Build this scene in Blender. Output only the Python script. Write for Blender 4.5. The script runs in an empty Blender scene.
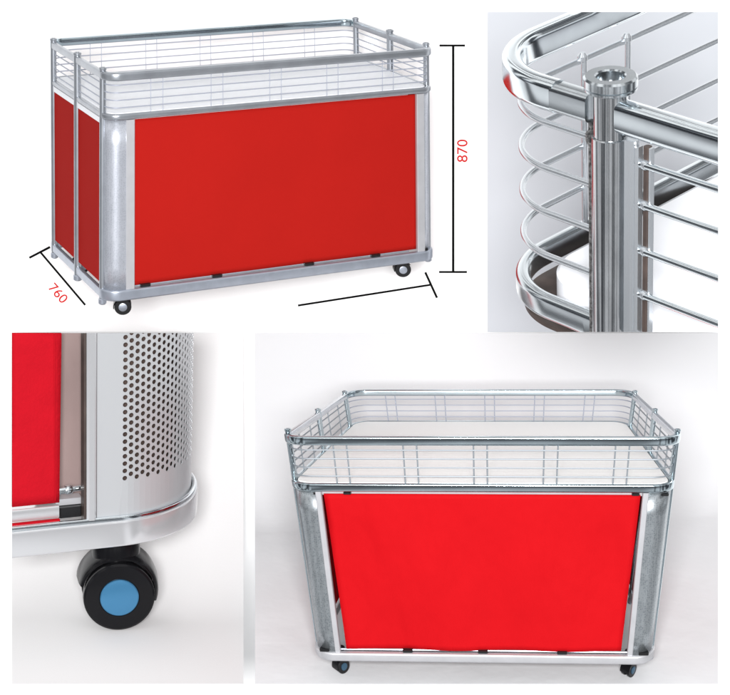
import bpy, bmesh, math, random
import numpy as np
from mathutils import Matrix, Vector
random.seed(4)
F, CX, CY = 2000.0, 365.0, 347.5          # focal length and principal point in photo pixels
col = bpy.context.scene.collection
PI = math.pi
# ------------------------------------------------------------ camera
PITCH = math.radians(21.0)
CAM = Vector((0, 0, 3.4))
fw = Vector((0, math.cos(PITCH), -math.sin(PITCH)))
dn = Vector((0, -math.sin(PITCH), -math.cos(PITCH)))
# camera axes (x right, y down, z forward) to world
MC = Matrix(((1, dn.x, fw.x, CAM.x), (0, dn.y, fw.y, CAM.y), (0, dn.z, fw.z, CAM.z), (0, 0, 0, 1)))
cd = bpy.data.cameras.new('camera'); cam = bpy.data.objects.new('camera', cd); col.objects.link(cam)
cam.location = CAM; cam.rotation_euler = (PI / 2 - PITCH, 0, 0)
cd.sensor_fit = 'HORIZONTAL'; cd.sensor_width = 36.0; cd.lens = 36.0 * F / 730.0
cd.clip_end = 200
bpy.context.scene.camera = cam

def pose(R, t, c0, k=1.0):
    """local -> world from a rotation (rows), a translation in camera axes and the point turned about."""
    M = Matrix.Identity(4)
    for i in range(3):
        for j in range(3): M[i][j] = R[i][j] * k
        M[i][3] = k * (t[i] - sum(R[i][j] * c0[j] for j in range(3)))
    return MC @ M

def frame_at(u, v, depth, pitch, yaw, k=1.0, roll=0.0):
    """upright frame at a place in front of the camera; units of k metres."""
    r = Vector(((u - CX) / F, (v - CY) / F, 1.0)); pos = r * depth; r.normalize()
    ex = Vector((0, 1, 0)).cross(r).normalized(); up = ex.cross(r).normalized()
    if up.y > 0: up = -up
    if roll: 
        q = Matrix.Rotation(roll, 3, r); ex = q @ ex; up = q @ up
    Y = math.cos(pitch) * r + math.sin(pitch) * up
    Z = math.cos(pitch) * up - math.sin(pitch) * r
    X = ex
    X2 = math.cos(yaw) * X + math.sin(yaw) * Y
    Y2 = -math.sin(yaw) * X + math.cos(yaw) * Y
    M = Matrix.Identity(4)
    for i in range(3):
        M[i][0], M[i][1], M[i][2], M[i][3] = X2[i] * k, Y2[i] * k, Z[i] * k, pos[i]
    return MC @ M

# ------------------------------------------------------------ materials
def nt(name):
    m = bpy.data.materials.new(name); m.use_nodes = True
    return m, m.node_tree.nodes, m.node_tree.links, m.node_tree.nodes['Principled BSDF']
def ramp(N, a, b, ca, cb):
    r = N.new('ShaderNodeValToRGB'); r.color_ramp.elements[0].position = a; r.color_ramp.elements[1].position = b
    r.color_ramp.elements[0].color = (*ca, 1); r.color_ramp.elements[1].color = (*cb, 1); return r
def mat(name, c, rough=.5, metal=0., spec=.5, var=0., scale=8., bump=0., bscale=60., bdist=.01, stretch=(1, 1, 1), coat=0.):
    m, N, L, B = nt(name)
    B.inputs['Roughness'].default_value = rough; B.inputs['Metallic'].default_value = metal
    B.inputs['Specular IOR Level'].default_value = spec; B.inputs['Coat Weight'].default_value = coat
    B.inputs['Base Color'].default_value = (*c, 1)
    tc = N.new('ShaderNodeTexCoord'); mp = N.new('ShaderNodeMapping'); mp.inputs['Scale'].default_value = stretch
    L.new(tc.outputs['Object'], mp.inputs['Vector'])
    if var:
        n = N.new('ShaderNodeTexNoise'); n.inputs['Scale'].default_value = scale; n.inputs['Detail'].default_value = 5
        L.new(mp.outputs[0], n.inputs['Vector'])
        r = ramp(N, .3, .7, [x * (1 - var) for x in c], [min(1, x * (1 + var)) for x in c])
        L.new(n.outputs['Fac'], r.inputs[0]); L.new(r.outputs[0], B.inputs['Base Color'])
    if bump:
        n = N.new('ShaderNodeTexNoise'); n.inputs['Scale'].default_value = bscale; n.inputs['Detail'].default_value = 4
        L.new(mp.outputs[0], n.inputs['Vector'])
        b = N.new('ShaderNodeBump'); b.inputs['Strength'].default_value = bump; b.inputs['Distance'].default_value = bdist
        L.new(n.outputs['Fac'], b.inputs['Height']); L.new(b.outputs[0], B.inputs['Normal'])
    return m
def perforated(name, c, dark, pitch, metal=.6, rough=.35):
    """sheet metal seen from afar: rows of small punched holes"""
    m, N, L, B = nt(name)
    B.inputs['Metallic'].default_value = metal; B.inputs['Roughness'].default_value = rough
    tc = N.new('ShaderNodeTexCoord'); v = N.new('ShaderNodeTexVoronoi'); v.inputs['Scale'].default_value = 1 / pitch
    v.inputs['Randomness'].default_value = .55
    L.new(tc.outputs['Object'], v.inputs['Vector'])
    r = ramp(N, .22, .5, dark, c); L.new(v.outputs['Distance'], r.inputs[0])
    n = N.new('ShaderNodeTexNoise'); n.inputs['Scale'].default_value = 22; n.inputs['Detail'].default_value = 6; L.new(tc.outputs['Object'], n.inputs['Vector'])
    mx = N.new('ShaderNodeMix'); mx.data_type = 'RGBA'; mx.blend_type = 'MULTIPLY'; mx.inputs[0].default_value = .22
    r2 = ramp(N, .35, .65, (.6, .6, .62), (1, 1, 1)); L.new(n.outputs['Fac'], r2.inputs[0])
    L.new(r.outputs[0], mx.inputs[6]); L.new(r2.outputs[0], mx.inputs[7]); L.new(mx.outputs[2], B.inputs['Base Color'])
    return m
M = dict(
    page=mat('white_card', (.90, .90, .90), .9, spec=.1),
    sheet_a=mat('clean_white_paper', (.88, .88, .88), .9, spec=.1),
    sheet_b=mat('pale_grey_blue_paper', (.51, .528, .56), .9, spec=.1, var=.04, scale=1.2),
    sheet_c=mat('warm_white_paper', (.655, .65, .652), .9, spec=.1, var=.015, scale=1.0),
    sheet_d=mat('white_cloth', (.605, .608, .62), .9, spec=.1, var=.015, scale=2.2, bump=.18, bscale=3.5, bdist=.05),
    chrome=mat('chrome', (.78, .835, .865), .15, 1.0, var=.06, scale=.03),
    chrome_near=mat('brushed_chrome_sleeve', (.60, .64, .665), .2, 1.0, var=.10, scale=.05, stretch=(.3, .3, 1.6)),
    chrome_dark=mat('smudged_chrome_dark_reflections', (.50, .515, .53), .17, 1.0, var=.16, scale=.05, stretch=(1, 1, .4)),  # dark reflections put into the base colour, plus smudged mottling
    hub_dark=mat('dark_steel_hub', (.05, .11, .17), .35, .5),
    chrome_soft=mat('brushed_chrome', (.70, .72, .75), .26, 1.0, var=.06, scale=12),
    chrome_cool=mat('cool_chrome', (.48, .56, .60), .16, 1.0, var=.12, scale=6),
    rail_white=mat('bright_plated_steel', (.62, .625, .64), .16, .6),
    rod=mat('bright_wire', (.62, .65, .68), .25, .9),
    rod_pale=mat('pale_wire', (.32, .34, .40), .4, .3),
    galv=mat('galvanised_steel', (.36, .39, .45), .34, .65, var=.07, scale=30),
    wire_grey=mat('dull_grey_wire', (.24, .265, .29), .5, .3),
    galv_rail=mat('grey_plated_steel', (.34, .36, .39), .3, .75, var=.10, scale=14),
    galv_pale=mat('pale_plated_steel', (.50, .50, .52), .38, .5, var=.05, scale=20),
    perf=perforated('punched_sheet_metal', (.50, .52, .57), (.41, .43, .48), .006),
    perf_cool=perforated('cool_punched_sheet_metal', (.40, .43, .45), (.27, .30, .32), .0065, .8, .3),
    plain=mat('satin_sheet_metal', (.50, .51, .525), .3, .45),
    red_a=mat('red_cloth', (.315, .0085, .006), .8, spec=.05, var=.03, scale=3),
    red_b=mat('bright_red_cloth', (.42, .003, .006), .75, spec=.07, var=.03, scale=2.2, stretch=(1.2, 1, .6), bump=.7, bscale=2.6, bdist=.06),
    red_c=mat('crimson_cloth', (.38, .005, .012), .85, spec=.05, var=.06, scale=.03, bump=.10, bscale=.35, bdist=.3),
    top=mat('white_laminate', (.74, .75, .78), .5, spec=.2),
    top_b=mat('warm_white_laminate', (.87, .865, .85), .5, spec=.2),
    black=mat('black_rubber', (.010, .010, .011), .35, spec=.3),
    gloss=mat('glossy_black_plastic', (.006, .006, .007), .2, spec=.16),
    blue=mat('blue_metallic_cap', (.05, .185, .34), .25, .45),
    inner=mat('brown_grey_lining_shade', (.085, .06, .052), .9, 0, spec=.05, var=.3, scale=.012, stretch=(1, 1, .5)),  # brown grey, darkened to stand for the shade inside the closed cart
    inner_metal=mat('dull_pinkish_grey_plate', (.27, .20, .19), .45, .3, spec=.3, var=.12, scale=.02, stretch=(1, 1, .4)),
    dark=mat('dark_steel_and_gap_shade', (.05, .035, .03), .5, .2, var=.4, scale=.03),  # dark steel bar; also colours pieces standing for shade in gaps
    weld=mat('rough_weld_seam', (.20, .20, .20), .5, .8, var=.8, scale=.22, bump=1, bscale=.3, bdist=2),
    ink=mat('black_ink', (.006, .006, .006), .9, spec=.0),
    redink=mat('red_ink', (.50, .02, .02), .9, spec=.0),
)
# ------------------------------------------------------------ mesh helpers
class MB:
    def __init__(s): s.bm = bmesh.new()
    def face(s, pts):
        vs = [s.bm.verts.new(p) for p in pts]; s.bm.faces.new(vs); return s
    def rings(s, rings, closed=False, caps=True):
        R = [[s.bm.verts.new(p) for p in r] for r in rings]; n = len(R[0]); m = len(R)
        for i in range(m if closed else m - 1):
            a, b = R[i], R[(i + 1) % m]
            for j in range(n): s.bm.faces.new((a[j], a[(j + 1) % n], b[(j + 1) % n], b[j]))
        if caps and not closed: s.bm.faces.new(R[0][::-1]); s.bm.faces.new(R[-1])
        return s
    def box(s, lo, hi, bev=0.):
        x0, y0, z0 = lo; x1, y1, z1 = hi
        b = min(bev, (x1 - x0) / 2.5, (y1 - y0) / 2.5)
        if b <= 0:
            sec = [(x0, y0), (x1, y0), (x1, y1), (x0, y1)]
        else:
            sec = [(x0 + b, y0), (x1 - b, y0), (x1, y0 + b), (x1, y1 - b), (x1 - b, y1), (x0 + b, y1), (x0, y1 - b), (x0, y0 + b)]
        n = 6 
        zs = np.linspace(z0, z1, n)
        return s.rings([[(x, y, z) for x, y in sec] for z in zs])
    def tube(s, path, r, n=12):
        P = [Vector(p) for p in path]; T = []
        for i in range(len(P)):
            T.append((P[min(i + 1, len(P) - 1)] - P[max(i - 1, 0)]).normalized())
        u = T[0].orthogonal().normalized(); rings = []
        for i, p in enumerate(P):
            u = (u - T[i] * u.dot(T[i])).normalized(); w = T[i].cross(u)
            rings.append([p + (u * math.cos(a) + w * math.sin(a)) * r for a in [2 * PI * k / n for k in range(n)]])
        return s.rings(rings)
    def lathe(s, prof, c, axis=(0, 0, 1), n=32, closed=False):
        """prof: (radius, height) pairs along axis; closed makes a ring of it"""
        a = Vector(axis).normalized(); u = a.orthogonal().normalized(); w = a.cross(u); c = Vector(c)
        rings = [[c + a * h + (u * math.cos(t) + w * math.sin(t)) * max(r, 1e-5) for t in [2 * PI * k / n for k in range(n)]] for r, h in prof]
        return s.rings(rings, closed=closed)
    def rail(s, path, w, h, z, rad, seg=4):
        """rounded rectangular bar laid along a horizontal path; w across, h up from z"""
        P = [Vector((p[0], p[1], 0)) for p in path]; prof = []
        for cxx, cyy, a0 in ((w / 2 - rad, h - rad, 0), (-w / 2 + rad, h - rad, PI / 2), (-w / 2 + rad, rad, PI), (w / 2 - rad, rad, 1.5 * PI)):
            for k in range(seg + 1):
                a = a0 + PI / 2 * k / seg; prof.append((cxx + rad * math.cos(a), cyy + rad * math.sin(a)))
        rings = []
        for i, p in enumerate(P):
            t = (P[min(i + 1, len(P) - 1)] - P[max(i - 1, 0)]).normalized(); nn = Vector((t.y, -t.x, 0))
            rings.append([p + nn * a + Vector((0, 0, z + b)) for a, b in prof])
        return s.rings(rings)
    def build(s, name, m, parent=None, matrix=None, deform=None, panel=None, solid=0., ang=32, xf=None):
        bm = s.bm
        if xf is not None: bm.transform(xf)
        if deform:
            for v in bm.verts: v.co = deform(v.co)
        bmesh.ops.recalc_face_normals(bm, faces=bm.faces)
        W = matrix if matrix is not None else Matrix.Identity(4)
        if panel:
            inv = W.inverted() @ MC
            for (nrm, ) in panel_planes(panel):
                # plane through the camera point; transform three points of it to local space
                o = inv @ Vector((0, 0, 0)); a, b = nrm[1], nrm[2]
                pa, pb = inv @ a, inv @ b
                ln = (pa - o).cross(pb - o).normalized()
                ins = inv @ nrm[3]
                if ln.dot(ins - o) < 0: ln = -ln
                r = bmesh.ops.bisect_plane(bm, geom=bm.verts[:] + bm.edges[:] + bm.faces[:], plane_co=o, plane_no=ln, clear_inner=True)
                ed = [e for e in r['geom_cut'] if isinstance(e, bmesh.types.BMEdge) and e.is_valid and e.is_boundary]
                if ed and not solid and s.cap: 
                    try: bmesh.ops.holes_fill(bm, edges=ed)
                    except Exception: pass
        me = bpy.data.meshes.new(name); bm.to_mesh(me); bm.free()
        me.shade_smooth(); me.set_sharp_from_angle(angle=math.radians(ang))
        me.materials.append(m)
        o = bpy.data.objects.new(name, me); col.objects.link(o)
        if parent is not None: o.parent = parent
        elif matrix is not None: o.matrix_world = matrix
        if solid:
            md = o.modifiers.new('solid', 'SOLIDIFY'); md.thickness = solid; md.offset = 0
        return o
    cap = True
def panel_planes(p):
    u0, v0, u1, v1 = p
    ray = lambda u, v: Vector(((u - CX) / F, (v - CY) / F, 1.0))
    c = ray((u0 + u1) / 2, (v0 + v1) / 2)
    out = []
    for a, b in (((u0, v0), (u0, v1)), ((u1, v0), (u1, v1)), ((u0, v0), (u1, v0)), ((u0, v1), (u1, v1))):
        out.append(((None, ray(*a), ray(*b), c),))
    return out
def tag(o, label, cat, group=None):
    o['label'] = label; o['category'] = cat
    if group: o['group'] = group
def thing(name, mw, label, cat, group=None):
    o = bpy.data.objects.new(name, None); col.objects.link(o); o.matrix_world = mw; o.empty_display_size = .1
    tag(o, label, cat, group); return o
def arc(c, r, a0, a1, n=14):
    return [(c[0] + r * math.cos(a0 + (a1 - a0) * k / n), c[1] + r * math.sin(a0 + (a1 - a0) * k / n)) for k in range(n + 1)]
def subdiv(a, b, n): return [tuple(a[i] + (b[i] - a[i]) * k / n for i in range(len(a))) for k in range(n + 1)]

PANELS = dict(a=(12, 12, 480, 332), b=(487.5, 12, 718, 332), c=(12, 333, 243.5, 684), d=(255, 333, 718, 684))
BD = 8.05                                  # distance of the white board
def campt(u, v, d): return Vector(((u - CX) / F * d, (v - CY) / F * d, d))
# ------------------------------------------------------------ the white board and the four sheets
b = MB(); 
b.rings([[MC @ campt(u, v, BD + dz) for u, v in ((-700, -700), (1450, -700), (1450, 1400), (-700, 1400))] for dz in (0, .03)])
o = b.build('white_wall', M['page']); o['kind'] = 'structure'
def flat_sheet(p, m, d):
    u0, v0, u1, v1 = p; b = MB()
    b.rings([[MC @ campt(u, v, dd) for u, v in ((u0, v0), (u1, v0), (u1, v1), (u0, v1))] for dd in (d, d + .006)])
    o = b.build('studio_backdrop', m); o['kind'] = 'structure'; return o
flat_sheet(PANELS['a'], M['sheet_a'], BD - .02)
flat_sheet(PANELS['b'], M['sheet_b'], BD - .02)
def sweep(p, m, mw, z0, y_front, k, r=.45):
    """floor that curves up into a backdrop parallel to the board; in the frame of what stands on it"""
    inv = mw.inverted()
    # horizontal axis along the image, found in the local frame
    o = inv @ (MC @ Vector((0, 0, 0)))
    ex = ((inv.to_3x3() @ MC.to_3x3()) @ Vector((1, 0, 0))); ex.z = 0; ex.normalize()
    ey = Vector((-ex.y, ex.x, 0))
    nb = ((inv.to_3x3() @ MC.to_3x3()) @ Vector((0, 0, 1))); nb = Vector((nb.dot(ey), nb.z)).normalized()
    # board plane in the (y,z) slice through the panel's middle
    q = inv @ (MC @ campt((p[0] + p[2]) / 2, (p[1] + p[3]) / 2, BD - .03)); qy, qz = q.dot(ey), q.z
    up = Vector((-nb.y, nb.x)); up = up if up.y > 0 else -up
    # where floor meets board
    t = (z0 - qz) / up.y; yc = qy + up.x * t
    R = r / k
    ang = math.atan2(up.y, up.x)            # turn of the curve
    T = R * math.tan(ang / 2)
    prof = [(y_front, z0)] + [(y, z0) for y in np.linspace(y_front, yc - T, 30)[1:]]
    cy, cz = yc - T, z0 + R
    for kk in range(1, 81):
        a = -PI / 2 + ang * kk / 80; prof.append((cy + R * math.cos(a), cz + R * math.sin(a)))
    ey0, ez0 = prof[-1]
    for kk in range(1, 30): prof.append((ey0 + up.x * kk * .1 / k, ez0 + up.y * kk * .1 / k))
    b = MB(); b.cap = False
    xs = np.linspace(-4 / k, 4 / k, 60); xc = q.dot(ex)
    G = [[b.bm.verts.new(ex * (xc + x) + ey * y + Vector((0, 0, z))) for y, z in prof] for x in xs]
    for i in range(len(xs) - 1):
        for j in range(len(prof) - 1): b.bm.faces.new((G[i][j], G[i + 1][j], G[i + 1][j + 1], G[i][j + 1]))
    o = b.build('studio_backdrop', m, matrix=mw, panel=p, ang=0, solid=.0008 / k)
    o['kind'] = 'structure'; return o

# ------------------------------------------------------------ the complete carts
def cart(mw, W, D, a, zb, z0, al, be, ez, ey, label, S):
    H = .87
    def dfm(v):
        x, y, z = v
        return Vector((x * (1 + al * (z - H) - be * y), y + ey * (z - H), z * (1 - ez * y)))
    root = thing('promotion_cart', mw, label, 'cart', 'red and chrome promotion carts')
    B = lambda b, n, m, p=root, **k: b.build(n, M[m], p, deform=dfm, matrix=mw, **k)
    hx = W / 2
    def cpath(side, inset=0., x_end=0.):
        r = a - inset
        p = arc((-hx + a, a), r, PI, 1.5 * PI) + subdiv((-hx + a, inset), (hx - a, inset), 24)[1:-1] + arc((hx - a, a), r, 1.5 * PI, 2 * PI)
        if side > 0: p = [(x, D - y) for x, y in p]
        return p
    rt = S['rail_w']; rh = S['rail_h']
    for side in (-1, 1):
        b = MB(); b.rail(cpath(side), rt, rh, H - rh, .007); B(b, 'top_rail', S['rail'] if side < 0 else S['rail_back'])
        b = MB(); b.rail(cpath(side), rt * .8, S['low_h'], zb - .012 - S['low_h'], .006); B(b, 'basket_rail', S['low'])
        b = MB(); b.rail(cpath(side), .022, S['base_h'], z0, .006); B(b, 'base_rail', S['base'])
        # wire basket of each long side
        b = MB(); n = 4
        for k in range(n):
            z = zb - .012 + (H - rh - zb + .012) * (k + .75) / (n + .35)
            b.tube([(x, y, z) for x, y in cpath(side, .006)], S['wr'], 8)
        ytie = .006 if side < 0 else D - .006
        for c in (-2, -1, 0, 1, 2):
            for s in (-1, 1):
                x = c * (W - .16) / 4.9 + s * .022
                b.tube([(x, ytie + .003, z) for z in np.linspace(zb - .02, H - rh + .006, 5)], S['wr'] * S['tie'], 8)
        B(b, 'wire_basket', S['wire'] if side < 0 else S['wire_back'])
    # connecting sleeves at the ends of the rails
    for sx in (-1, 1):
        for y0, y1 in ((a + .006, D / 2 - .006), (D / 2 + .006, D - a - .006)):
            X = sx * hx
            b = MB(); b.rail([(X, y) for y in np.linspace(y0, y1, 8)], rt * .85, rh * .9, H - rh * .95, .006); B(b, 'side_rail', S['side_rail'])
            b = MB(); b.rail([(X, y) for y in np.linspace(y0, y1, 8)], rt * .7, S['low_h'] * .8, zb - .012 - S['low_h'] * .9, .004); B(b, 'side_basket_rail', S['low'])
            b = MB(); b.rail([(X, y) for y in np.linspace(y0, y1, 8)], .018, S['base_h'] * .75, z0 + .003, .004); B(b, 'side_base_rail', S['base'])
            b = MB()
            for k in range(4):
                z = zb - .012 + (H - rh - zb + .012) * (k + .75) / 4.35
                b.tube([(X, y, z) for y in np.linspace(y0, y1, 6)], S['wr'], 8)
            if S['side_ties']:
                for f in (.3, .68):
                    yy = y0 + (y1 - y0) * f; b.tube([(X, yy, z) for z in np.linspace(zb - .02, H - rh, 5)], S['wr'], 8)
            B(b, 'side_wire_grid', S['wire'])
            # cloth of the half side panel
            b = MB(); b.box((X - .004 if sx > 0 else X - .001, y0 + .004, z0 + S['base_h'] + .012), (X + .001 if sx > 0 else X + .004, y1 - .004, zb - .012 - S['low_h'] - .022))
            B(b, 'side_panel', S['red'])
            b = MB(); b.box((X - .005, y0 + .004, zb - .012 - S['low_h'] - .020), (X + .006, y1 - .004, zb - .012 - S['low_h'] - .002)); B(b, 'side_header', 'top')
        for yy, r in ((a, S['post']), (D / 2, S['post_mid']), (D - a, S['post'])):
            b = MB(); b.tube([(sx * hx, yy, z) for z in np.linspace(z0 - .004, H + .002, 8)], r, 16); p = B(b, 'hinge_post', S['postm'])
            b = MB(); b.lathe([(r * 1.05, 0), (r * 1.15, .002), (r * 1.15, .007), (r * .95, .009), (r * .6, .009), (r * .6, .004)], (sx * hx, yy, H + .002), n=20); B(b, 'post_cap', S['postm'], p)
            b = MB(); b.lathe([(r * .9, 0), (r * 1.25, .004), (r * 1.25, .018), (r * 1.0, .022)], (sx * hx, yy, z0 - .022), n=20); B(b, 'post_foot', 'galv', p)
    # punched metal corner sheets
    fl = S['flange']
    for sx in (1, -1):
        for sy in (-1, 1):
            fl = S['flange'] if sx < 0 else S['flange_r']
            b = MB(); c = (-hx + a, a); pts = arc(c, a - .001, PI * 1.0 + .12, 1.5 * PI, 12) + [(-hx + a + fl * .5, .001), (-hx + a + fl, .001)]
            zs = np.linspace(z0 + S['base_h'] * .8, zb - .016 - S['low_h'] * .9, 8); b.cap = False
            G = [[b.bm.verts.new((x * -sx, y if sy < 0 else D - y, z)) for z in zs] for x, y in pts]
            for i in range(len(pts) - 1):
                for j in range(7): b.bm.faces.new((G[i][j], G[i + 1][j], G[i + 1][j + 1], G[i][j + 1]))
            B(b, 'corner_sheet', S['perf'], solid=.0025)
            x0 = -hx + a + fl - S['strip']; x1 = -hx + a + fl
            b = MB(); xa, xb = sorted((x0 * -sx, x1 * -sx)); ya, yb = sorted((-.004, .012)) if sy < 0 else sorted((D + .004, D - .012))
            b.box((xa, ya, z0 + S['base_h'] * .8), (xb, yb, zb - .016 - S['low_h'] * .9), .002); B(b, 'corner_strip', 'galv_pale')
    # cloth of the long panels
    fl = S['flange']; fx0 = hx - a - fl
    for sy in (-1, 1):
        b = MB(); yb = .014 if sy < 0 else D - .017
        zt = zb - .012 - S['low_h'] - S['gap']; zz0 = z0 + S['base_h'] + .006
        nx, nz = 48, 30; sg = S['sag']; b.cap = False
        def pt(i, j):
            u = -1 + 2 * i / nx; w = j / nz
            hw = fx0 + S['cloth_top'] * w + S['cloth_bot'] * (1 - w)
            x = u * hw + (u + 1) * .5 * (S['flange'] - S['flange_r']); z = zz0 + (zt - zz0) * w + (.0012 * math.sin(u * 9) * sg * (1 - w))
            y = yb + sg * (1 - w ** 4) * (.0045 * math.sin(7 * u + 3 * w) + .003 * math.sin(19 * u - 6 * w + 2) * (w ** .5) + .002 * math.sin(31 * u + 9 * w) * w - .004 * math.cos(PI * u / 2) * (1 - w))
            return (x, y, z)
        G = [[b.bm.verts.new(pt(i, j)) for j in range(nz + 1)] for i in range(nx + 1)]
        for i in range(nx):
            for j in range(nz): b.bm.faces.new((G[i][j], G[i + 1][j], G[i + 1][j + 1], G[i][j + 1]))
        B(b, 'front_panel' if sy < 0 else 'rear_panel', S['red'], solid=.003, ang=180)
        if sy < 0:
            b = MB(); b.box((-fx0 - .002, .016, zt - .004), (fx0 + .002, .022, zb - .016 - S['low_h'])); B(b, 'header_strip', S['header'])
            b = MB(); b.tube([(x, .014, z0 + S['base_h'] + .003) for x in np.linspace(-fx0, fx0, 12)], .0035, 8); B(b, 'cloth_rod', S['rodm'])
            for x in S['clips']:
                b = MB(); b.box((x * W / 2 - .018, -.003, z0 + S['base_h'] + .001), (x * W / 2 + .018, .020, z0 + S['base_h'] + .009), .003); B(b, 'clip', 'black')
            for x in S['hooks']:
                b = MB(); b.box((x * W / 2 - .012, -.001, zt + .001), (x * W / 2 + .012, .018, zt + .008), .002); B(b, 'clip', 'black')
    # slab inside the basket
    def inner(r_in, z): 
        q = []
        for (cxs, cys, a0) in ((hx - a, D - a, 0), (-hx + a, D - a, PI / 2), (-hx + a, a, PI), (hx - a, a, 1.5 * PI)):
            q += [(x, y, z) for x, y in arc((cxs, cys), a - r_in, a0, a0 + PI / 2, 8)]
        return q
    b = MB(); b.rings([inner(.014, zb - .030), inner(.012, zb - .027), inner(.012, zb - .016), inner(.014, zb - .013)]); B(b, 'table_top', S['top'])
    # inner rods
    # casters
    ins = .085
    for sx in (-1, 1):
        for sy in (-1, 1):
            cxx, cyy = sx * (hx - S['cast_x']), ins if sy < 0 else D - ins
            ang = S['cast_yaw'] * (1 if sy < 0 else -1); ax = Vector((math.cos(ang), math.sin(ang), 0)); rr = S.get('wheel_r', .026)
            cen = Vector((cxx, cyy, rr)); b = MB()
            b.tube([cen + Vector((0, 0, .01)), cen + Vector((0, 0, z0 - rr + .004))], .008, 12)
            b.lathe([(.021, 0), (.021, .006)], (cxx, cyy, z0 - .006), n=20); c = B(b, 'caster', 'black')
            hd = MB(); pr = []
            up = Vector((0, 0, 1)); sd = ax.cross(up)
            for h in (-.020, .020):
                ring = [cen + ax * h + (sd * math.cos(t) + up * math.sin(t)) * (rr + .004) for t in np.linspace(-.2, PI * .8, 14)]
                ring += [cen + ax * h + (sd * math.cos(t) + up * math.sin(t)) * (rr + .001) for t in np.linspace(PI * .8, -.2, 14)]
                pr.append(ring)
            hd.rings(pr); B(hd, 'caster_hood', 'gloss', c)
            for s in (-1, 1):
                b = MB(); b.lathe([(rr * .6, -.007), (rr * .95, -.007), (rr, -.005), (rr, .005), (rr * .95, .007), (rr * .6, .007)], cen + ax * s * .0125, ax, 28); B(b, 'wheel', 'black', c)
                b = MB(); b.lathe([(rr * .5, 0), (rr * .5, .0025), (rr * .42, .0032)], cen + ax * s * .0195 if s > 0 else cen + ax * s * .0195, ax * s, 20); B(b, 'hub_cap', S['hub'], c)
    return root

R1 = ((0.888184, -0.458029, 0.036578), (-0.13405, -0.334437, -0.932836), (0.439499, 0.823627, -0.358441))
mw1 = pose(R1, (-0.495219, -0.729397, 7.381222), (0, .38, .45))
S1 = dict(rail='galv_rail', rail_back='chrome_cool', low='galv_rail', base='galv', side_rail='galv_rail', rail_w=.022, rail_h=.029, low_h=.020, base_h=.038, wr=.0022, tie=.6,
          wire='rod_pale', wire_back='rod_pale', side_ties=False, post=.011, post_mid=.0125, postm='galv_rail', flange=.048, strip=.030, perf='perf', red='red_a', gap=.006, sag=.12,
          cloth_top=.012, cloth_bot=.012, rodm='galv', clips=(-.78, -.36, .20, .62, .93), hooks=(), top='top', flange_r=.020, wheel_r=.029, cast_x=.085, header='top', cast_yaw=-1.9, hub='galv')
cart(mw1, 1.2379, .6326, .0483, .7418, .0794, -.0535, .0361, .0321, .0554,
     'red panelled chrome cart seen at an angle, between the dimension lines, upper left', S1)
R4 = ((0.99556, 0.086839, -0.036319), (-0.002422, -0.362087, -0.932141), (-0.094097, 0.92809, -0.360269))
mw4 = pose(R4, (0.414942, 0.537003, 6.880337), (0, .38, .45))
S4 = dict(rail='chrome_cool', rail_back='chrome_cool', low='chrome_cool', base='galv_pale', side_rail='chrome_soft', rail_w=.022, rail_h=.031, low_h=.028, base_h=.030, wr=.0026, tie=1.,
          wire='wire_grey', wire_back='rod_pale', side_ties=True, post=.010, post_mid=.010, postm='chrome_cool', flange=.028, flange_r=.028, strip=.020, perf='perf_cool', red='red_b', gap=.012, sag=1.,
          cloth_top=-.004, cloth_bot=-.020, rodm='galv', clips=(-.93, -.44, -.0, .46, .93), hooks=(-.86, -.70, .80, .95), top='top_b', cast_x=.075, header='galv_pale', cast_yaw=-.75, hub='hub_dark')
cart(mw4, 1.2744, .9399, .0773, .7221, .0886, .1525, .2036, .2769, .0881,
     'red panelled chrome cart seen from the front on white cloth, lower right', S4)
sweep(PANELS['d'], M['sheet_d'], mw4, -.001, -1.2, 1.0)

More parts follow.
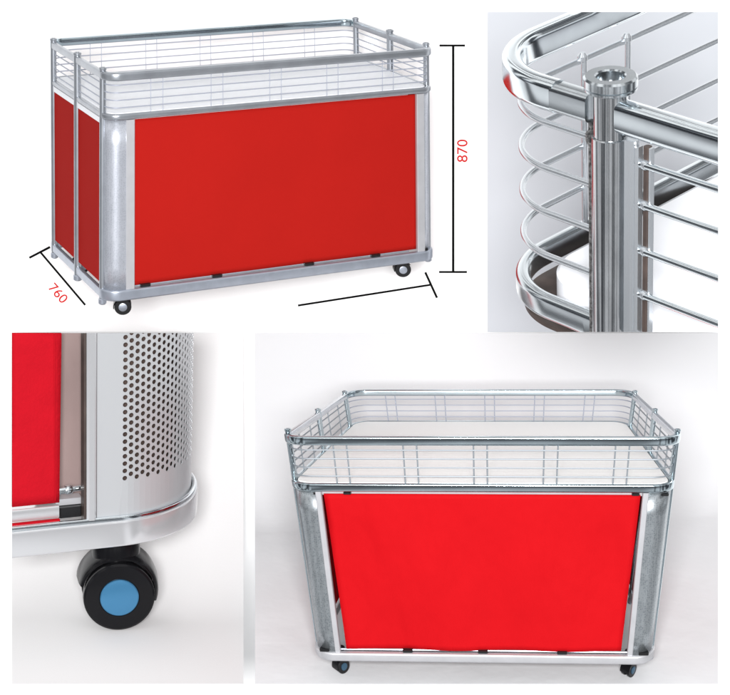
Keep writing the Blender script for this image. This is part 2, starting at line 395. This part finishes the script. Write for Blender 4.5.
# ------------------------------------------------------------ dimension marks, printed lines and figures
def stroke(b, p, q, w=2.0, d=BD - .0225):
    p, q = Vector(p), Vector(q); t = (q - p).normalized(); n = Vector((-t.y, t.x)) * w / 2
    c = [p + n, q + n, q - n, p - n]
    b.rings([[campt(x.x, x.y, dd) for x in c] for dd in (d, d + .002)])
def dim_mark(label, lines, text=None):
    u, v = lines[0][0]
    mw = MC @ Matrix.Translation(campt(*lines[0][0], BD - .03))
    root = thing('dimension_line', mw, label, 'dimension line', 'dimension lines around the angled cart')
    inv = mw.inverted() @ MC
    for i, (p, q, w) in enumerate(lines):
        b = MB(); stroke(b, p, q, w); b.build('line' if i == 0 else 'end_tick', M['ink'], root, xf=inv)
    if text:
        s, (cx, cy), ang, size = text
        cu = bpy.data.curves.new('t', 'FONT'); cu.body = s; cu.size = 1; cu.align_x = 'CENTER'; cu.align_y = 'CENTER'; cu.extrude = .001; cu.offset = .002; cu.space_character = 1.0
        to = bpy.data.objects.new('t', cu); col.objects.link(to); bpy.context.view_layer.update()
        me = bpy.data.meshes.new_from_object(to.evaluated_get(bpy.context.evaluated_depsgraph_get()))
        bpy.data.objects.remove(to)
        xs = [v.co.x for v in me.vertices]; ys = [v.co.y for v in me.vertices]; mx, my = (min(xs) + max(xs)) / 2, (min(ys) + max(ys)) / 2
        hh = max(ys) - min(ys); ww = max(xs) - min(xs)
        k = (BD - .0225) / F; ca, sa = math.cos(ang), math.sin(ang)
        for v in me.vertices:
            x, y = (v.co.x - mx) / ww * size[0], -(v.co.y - my) / hh * size[1]
            v.co = inv @ (campt(cx + x * ca - y * sa, cy + x * sa + y * ca, BD - .0225) + Vector((0, 0, -v.co.z)))
        me.name = 'number'; me.materials.clear(); me.materials.append(M['redink'])
        o = bpy.data.objects.new('number', me); col.objects.link(o); o.parent = root
dim_mark('upright black dimension line with red 870, right of the angled cart', [((453.2, 45.5), (453.2, 272), 2.4), ((439.5, 45.5), (465, 45.5), 2), ((439, 272), (467, 272), 2)], ('870', (462.3, 150.8), -PI / 2, (22.5, 10.5)))
dim_mark('slanting black dimension line with red 760, below left of the angled cart', [((40.5, 252.3), (85.2, 305), 2), ((29.3, 257.8), (50, 247), 2.2)], ('760', (58.3, 293.2), .84, (21, 9.5)))
dim_mark('long sloping black dimension line without number, below the angled cart', [((430.5, 284.8), (298, 305.5), 2), ((425.3, 272.3), (437, 297.8), 2.2)])

# ------------------------------------------------------------ close-up of a basket corner (upper right)
D2 = 5.0; K2 = D2 / F
mb = frame_at(610.5, 75, D2, math.radians(21.7), math.radians(-40), K2)
pb = PANELS['b']
rb = thing('basket_corner', mb, 'close-up chrome basket corner with hinge post and curved wires, upper right', 'basket corner')
BB = lambda b, n, m, p=rb, **k: b.build(n, M[m], p, matrix=mb, panel=pb, **k)
def loop(r, x_end=-14, ylen=620, off=0):
    c = (-90, 100)
    return [(x, 100 - r) for x in np.linspace(x_end, -90, 5)][:-1] + arc(c, r, -PI / 2, -PI, 26) + [(-90 - r, y) for y in np.linspace(100, ylen, 20)][1:]
b = MB(); b.rail(loop(100, -70), 22, 35, -58, 8, 6); BB(b, 'curved_rail', 'chrome')
b = MB(); b.rail([(x, 0) for x in np.linspace(-24, -73, 6)], 23, 31, -56, 7, 6); BB(b, 'rail_sleeve', 'chrome_near')
b = MB(); b.rail([(x, 0) for x in np.linspace(13, 300, 12)], 22, 35, -58, 8, 6); BB(b, 'side_rail', 'chrome')
# hinge post and its ring
b = MB(); b.lathe([(19.5, -330), (19.5, -200), (19.5, -66), (18, -65)], (0, 0, 0), n=48); hp = BB(b, 'hinge_post', 'chrome_dark')
b = MB(); b.lathe([(17.5, -66), (17.5, -14)], (0, 0, 0), n=48); BB(b, 'hinge_pin', 'chrome_dark', hp)
b = MB(); b.lathe([(15, -15), (26, -15), (27, -14), (27, -12), (25.2, -11), (27.5, -10), (27.5, -2), (25.5, 0), (16, 0), (14.5, -1.5), (14.5, -12)], (0, 0, 0), n=56, closed=True); BB(b, 'post_ring', 'chrome_near', hp)
b = MB(); b.tube([(9, 4, -13), (10, 4, -5)], 2.2); BB(b, 'ring_burr', 'weld', hp)
# hinge plates and weld seams beside the post
b = MB(); b.box((-27, -5, -330), (-19, 5, -56), 2); BB(b, 'hinge_plate', 'weld')
b = MB(); b.lathe([(4, 0), (6, 4), (6, 12), (3, 16)], (-23, -3, -80), n=12); BB(b, 'weld_bead', 'weld')
b = MB(); b.box((19, -6, -330), (35, 7, -62), 4); BB(b, 'upright_bar', 'rod')
b = MB(); b.box((36, -7, -330), (41, 3, -66), 1.5); BB(b, 'upright_strip', 'rod')
b = MB(); b.box((42, -1, -330), (50, 7, -66), 2); BB(b, 'grid_upright', 'dark')
b = MB(); b.box((50.5, -2, -330), (53, 6, -66), 1); BB(b, 'grid_upright', 'rod')
for z in (-79, -132, -184, -236):
    b = MB(); b.tube([(x, y, z) for x, y in loop(92, -19)], 3.7, 12); BB(b, 'curved_wire', 'rod')
for z in (-85, -130, -182, -233, -283):
    b = MB(); b.tube([(x, -2, z) for x in np.linspace(36, 300, 8)], 3.9, 12); BB(b, 'side_wire', 'chrome')
    b = MB(); b.lathe([(3, -7), (6, -2), (6, 2), (3, 7)], (46, 0, z), (1, 0, 0), 12); BB(b, 'weld_bead', 'rod')
for y in (166, 243, 470):
    b = MB(); b.tube([(-178, y, z) for z in np.linspace(-282, -72, 10)], 3.4, 12); BB(b, 'tie_wire', 'rod')
    b = MB(); b.lathe([(3, -6), (6, -2), (6, 3), (3, 7)], (-180, y, -76), n=12); BB(b, 'weld_bead', 'rod')
b = MB(); b.rail(loop(94, -20), 16, 30, -312, 7, 5); BB(b, 'lower_rail', 'chrome_near')
b = MB(); b.rail([(x, 0) for x in np.linspace(20, 300, 10)], 16, 20, -330, 6, 4); BB(b, 'lower_side_rail', 'chrome')
# slab with rounded corner
def slab(z, ins):
    x0, y0, R = -134 + ins, 28 + ins, 60 - ins
    return [(x, y, z) for x, y in [(620, y0)] + arc((x0 + R, y0 + R), R, -PI / 2, -PI, 16) + [(x0, 640), (620, 640)]]
b = MB(); b.rings([slab(-318, 4), slab(-314, 0), slab(-280, 0), slab(-275, 4)]); BB(b, 'table_top', 'top')
def floor_in(z): return [(x, y, z) for x, y in [(620, 12)] + loop(93, -24, 640) + [(620, 640)]]
b = MB(); b.rings([floor_in(-326), floor_in(-321)]); BB(b, 'gap_shade_plate', 'dark')  # added dark plate, its colour stands for the shade inside the gap

# ------------------------------------------------------------ close-up of a base corner with its caster (lower left)
D3 = 6.9; K3 = D3 / F; YAW3 = math.radians(14.5)
mc = frame_at(86, 522, D3, math.radians(21), YAW3, K3, 0.0)
pc = PANELS['c']
rc = thing('base_corner', mc, 'close-up chrome base corner with punched metal sheet, red cloth and caster, lower left', 'base corner')
CB = lambda b, n, m, p=rc, **k: b.build(n, M[m], p, matrix=mc, panel=pc, **k)
XS, RR = 37, 109
def bpath(ins, xa=-130, ylen=330):
    return [(x, ins) for x in np.linspace(xa, XS, 8)][:-1] + arc((XS, RR), RR - ins, -PI / 2, 0, 30) + [(XS + RR - ins, y) for y in np.linspace(RR, ylen, 8)][1:]
b = MB(); b.rail(bpath(3.5), 7, 28, -31, 2.6, 5); CB(b, 'base_rail', 'rail_white')
b = MB(); b.rail(bpath(3.6), 5.4, 6.5, -4.5, 2.4, 6); CB(b, 'rail_lip', 'chrome')
# punched sheet: real holes
b = MB(); b.cap = False; bm = b.bm
q = 7.2                                     # how far inside the rail's face it stands
def sp(s, z):                               # s along the sheet from its flat edge
    x0 = 13.0; L1 = XS - x0; r = RR - q
    if s <= L1: return (x0 + s, q, z)
    a = (s - L1) / r
    if a < PI / 2: return (XS + r * math.sin(a), RR - r * math.cos(a), z)
    return (XS + r, RR + (s - L1 - r * PI / 2), z)
s0, ps, pz, rh_ = 25.5, 6.45, 7.75, 2.45
ncol = 30; zlo = 36.0
def quadgrid(s_a, s_b, z_a, z_b, ns, nz):
    for i in range(ns):
        for j in range(nz):
            sa, sb = s_a + (s_b - s_a) * i / ns, s_a + (s_b - s_a) * (i + 1) / ns
            za, zb_ = z_a + (z_b - z_a) * j / nz, z_a + (z_b - z_a) * (j + 1) / nz
            b.face([sp(sa, za), sp(sb, za), sp(sb, zb_), sp(sa, zb_)])
quadgrid(0, s0, -12, 260, 5, 8)
send = s0 + ncol * ps
quadgrid(s0, send, -12, zlo, ncol, 3)
quadgrid(send, send + 60, -12, 260, 6, 8)
nrow = 28
for i in range(ncol):
    off = pz / 2 if i % 2 else 0
    sa = s0 + i * ps; sb = sa + ps; sc = (sa + sb) / 2
    ztop = zlo + nrow * pz + pz / 2
    if off: quadgrid(sa, sb, zlo, zlo + off, 1, 1)
    else: quadgrid(sa, sb, ztop - pz / 2, ztop, 1, 1)
    for j in range(nrow):
        za = zlo + off + j * pz; zb_ = za + pz; zc = (za + zb_) / 2
        outer = [(sa, za), (sc, za), (sb, za), (sb, zc), (sb, zb_), (sc, zb_), (sa, zb_), (sa, zc)]
        angs = [math.atan2(o_[1] - zc, o_[0] - sc) for o_ in outer]
        innr = [(sc + rh_ * math.cos(t), zc + rh_ * math.sin(t)) for t in angs]
        skip = False
        if skip: quadgrid(sa, sb, za, zb_, 1, 1); continue
        for k in range(8):
            k2 = (k + 1) % 8
            am = (angs[k] + (angs[k2] if angs[k2] > angs[k] - 1e-6 else angs[k2] + 2 * PI)) / 2
            mid = (sc + rh_ * math.cos(am), zc + rh_ * math.sin(am))
            b.face([sp(*outer[k]), sp(*outer[k2]), sp(*innr[k2]), sp(*mid), sp(*innr[k])])
bmesh.ops.remove_doubles(bm, verts=bm.verts[:], dist=.02)
CB(b, 'corner_sheet', 'plain', solid=.8, ang=0)
b = MB(); b.box((1.5, 1, -9), (11.5, 13, 260), 2.2); CB(b, 'edge_strip', 'rail_white')
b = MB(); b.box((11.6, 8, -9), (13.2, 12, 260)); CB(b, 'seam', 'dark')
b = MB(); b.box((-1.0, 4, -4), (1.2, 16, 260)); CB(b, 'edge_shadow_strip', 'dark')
# inner parts seen between the cloth and the strip
b = MB(); b.box((-40, 44, 2), (16, 50, 260)); CB(b, 'inner_panel', 'inner_metal')
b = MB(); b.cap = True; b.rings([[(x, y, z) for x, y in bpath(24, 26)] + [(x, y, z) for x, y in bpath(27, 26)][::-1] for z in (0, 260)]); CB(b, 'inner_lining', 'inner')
b = MB()
for i in range(20): pass
nz = 24; G = []
for i in range(17):
    x = -130 + i * (130 - 23.2) / 16
    G.append([b.bm.verts.new((x + (.018 * (j / nz) * 240 if i == 16 else 0), 17 + 1.0 * math.sin(i * .9) * (j / nz), 17.5 + 250 * j / nz)) for j in range(nz + 1)])
for i in range(16):
    for j in range(nz): b.bm.faces.new((G[i][j], G[i + 1][j], G[i + 1][j + 1], G[i][j + 1]))
b.cap = False; CB(b, 'red_panel', 'red_c', solid=2.5, ang=180)
b = MB(); b.tube([(-27.5, 15.4, z) for z in np.linspace(20, 262, 10)], .5, 6); CB(b, 'cloth_seam', 'red_c')
b = MB(); b.rail([(x, 20) for x in np.linspace(-130, -24, 6)], 14, 13, 2, 2, 3); CB(b, 'panel_rail', 'rail_white')
b = MB(); b.box((-130, 9.5, -3), (-24, 14, 1.5)); CB(b, 'red_hem', 'red_c')
b = MB(); b.box((-24, 14, 1), (0, 27, 12), 2); CB(b, 'stop_block', 'black')
b = MB(); b.box((-26, 20, 12.5), (1, 34, 19), 1); CB(b, 'inner_ledge', 'galv_pale')
b = MB(); b.tube([(-27, 24, 26), (-14, 24, 27)], 3.6, 14); b.lathe([(4.4, 0), (4.8, 1.5), (4.8, 5), (4.0, 7)], (-15, 24, 27), (1, 0, .05), 14); b.tube([(-8, 24, 27.4), (1, 24, 28)], 3.0, 12); CB(b, 'bolt', 'chrome')
# caster
cen = Vector((0, 0, 0)); r0 = 37.0
axd = Vector((math.sin(math.radians(-11 + 14.5 + 3)) * -1, -1, 0)).normalized()   # towards the viewer
axd = Vector((-.20, -1.0, 0)).normalized()
c0 = Vector((42, 28, -95)); cx_ = c0
b = MB(); b.lathe([(9, 0), (9, 30)], (c0.x + 4, c0.y + 18, -62), n=20); b.lathe([(16, 0), (18, 3), (18, 6)], (c0.x + 4, c0.y + 18, -38), n=28); cs = CB(b, 'caster', 'gloss')
up = Vector((0, 0, 1)); sd = up.cross(axd).normalized()
def disc(cc, name, m, prof, n=64): 
    b = MB(); b.lathe(prof, cc, axd, n); return CB(b, name, m, cs)
wp = [(r0 * .35, -8), (r0 * .93, -8), (r0 * .985, -6), (r0, -2), (r0, 4), (r0 * .985, 6.5), (r0 * .93, 8), (r0 * .56, 8.2), (r0 * .54, 6.5)]
disc(c0, 'wheel', 'gloss', wp)
disc(c0 - axd * 34, 'wheel', 'gloss', wp)
disc(c0, 'hub_cap', 'blue', [(19.8, 6), (19.8, 8.8), (18.8, 9.8), (14, 10.6), (7, 11), (.1, 11.1)])
b = MB(); rings = []
for h, rr in ((1, r0 + 1.2), (-1, r0 + 3), (-8, r0 + 4.6), (-28, r0 + 6), (-42, r0 + 5), (-46, r0 + 1)):
    hc = c0 + axd * h + Vector((0, 0, 1.5))
    A = np.linspace(-.25, PI * .93, 30)
    rings.append([hc + (sd * math.cos(t) + up * math.sin(t)) * rr for t in A] + [hc + (sd * math.cos(t) + up * math.sin(t)) * (r0 + .4) for t in A[::-1]])
b.rings(rings); CB(b, 'caster_hood', 'gloss', cs)
b = MB(); b.lathe([(25, 0), (25, 14), (22, 24), (18, 26)], (c0.x + 3, c0.y + 24, -62), n=40); CB(b, 'caster_bracket', 'gloss', cs)
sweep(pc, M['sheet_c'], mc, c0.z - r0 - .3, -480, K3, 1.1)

# ------------------------------------------------------------ light
sc = bpy.context.scene
w = bpy.data.worlds.new('World'); sc.world = w; w.use_nodes = True
N, L = w.node_tree.nodes, w.node_tree.links; bg = N['Background']
tc = N.new('ShaderNodeTexCoord'); sep = N.new('ShaderNodeSeparateXYZ'); L.new(tc.outputs['Generated'], sep.inputs[0])
rz = N.new('ShaderNodeValToRGB'); cr = rz.color_ramp      # studio: bright ceiling, pale floor; dim horizon band added for contrast in the chrome
mp = N.new('ShaderNodeMath'); mp.operation = 'MULTIPLY_ADD'; mp.inputs[1].default_value = .5; mp.inputs[2].default_value = .5
L.new(sep.outputs['Z'], mp.inputs[0]); L.new(mp.outputs[0], rz.inputs[0])
st = [(0, (.75, .76, .78)), (.30, (.85, .86, .88)), (.38, (.70, .71, .74)), (.42, (.14, .145, .16)), (.49, (.08, .085, .10)), (.53, (.75, .78, .82)), (.66, (1.0, 1.0, 1.0)), (1, (1.3, 1.3, 1.3))]
cr.elements[0].position = 0; cr.elements[0].color = (*st[0][1], 1); cr.elements[1].position = 1; cr.elements[1].color = (*st[-1][1], 1)
for p_, c_ in st[1:-1]:
    e = cr.elements.new(p_); e.color = (*c_, 1)
wv = N.new('ShaderNodeTexNoise'); wv.inputs['Scale'].default_value = 2.6; wv.inputs['Detail'].default_value = 0
mpp = N.new('ShaderNodeMapping'); mpp.inputs['Scale'].default_value = (3.2, 1.6, .15); L.new(tc.outputs['Generated'], mpp.inputs[0]); L.new(mpp.outputs[0], wv.inputs['Vector'])
r2 = N.new('ShaderNodeValToRGB'); r2.color_ramp.elements[0].position = .455; r2.color_ramp.elements[0].color = (.05, .055, .065, 1); r2.color_ramp.elements[1].position = .52; r2.color_ramp.elements[1].color = (1.12, 1.12, 1.12, 1)  # dark streaks added for the chrome to reflect
L.new(wv.outputs['Fac'], r2.inputs[0])
mx = N.new('ShaderNodeMix'); mx.data_type = 'RGBA'; mx.blend_type = 'MULTIPLY'; mx.inputs[0].default_value = 1
L.new(rz.outputs[0], mx.inputs[6]); L.new(r2.outputs[0], mx.inputs[7]); L.new(mx.outputs[2], bg.inputs['Color']); bg.inputs['Strength'].default_value = .68
def area(loc, target, size, power, name):
    l = bpy.data.lights.new(name, 'AREA'); l.shape = 'RECTANGLE'; l.size, l.size_y = size; l.energy = power
    o = bpy.data.objects.new(name, l); col.objects.link(o); o.location = loc
    o.rotation_euler = (Vector(target) - Vector(loc)).to_track_quat('-Z', 'Y').to_euler(); return o
ctr = MC @ Vector((0, 0, 7.2))
area(MC @ Vector((-.1, -.1, -.9)), ctr, (1.6, 1.2), 720, 'added_front_light')  # added lamp near the camera axis, brightens the board between the panels
vs = sc.view_settings; vs.view_transform = 'Standard'; vs.look = 'None'; vs.gamma = 1; vs.use_curve_mapping = False; vs.exposure = 0.48
sc.render.engine = 'CYCLES'
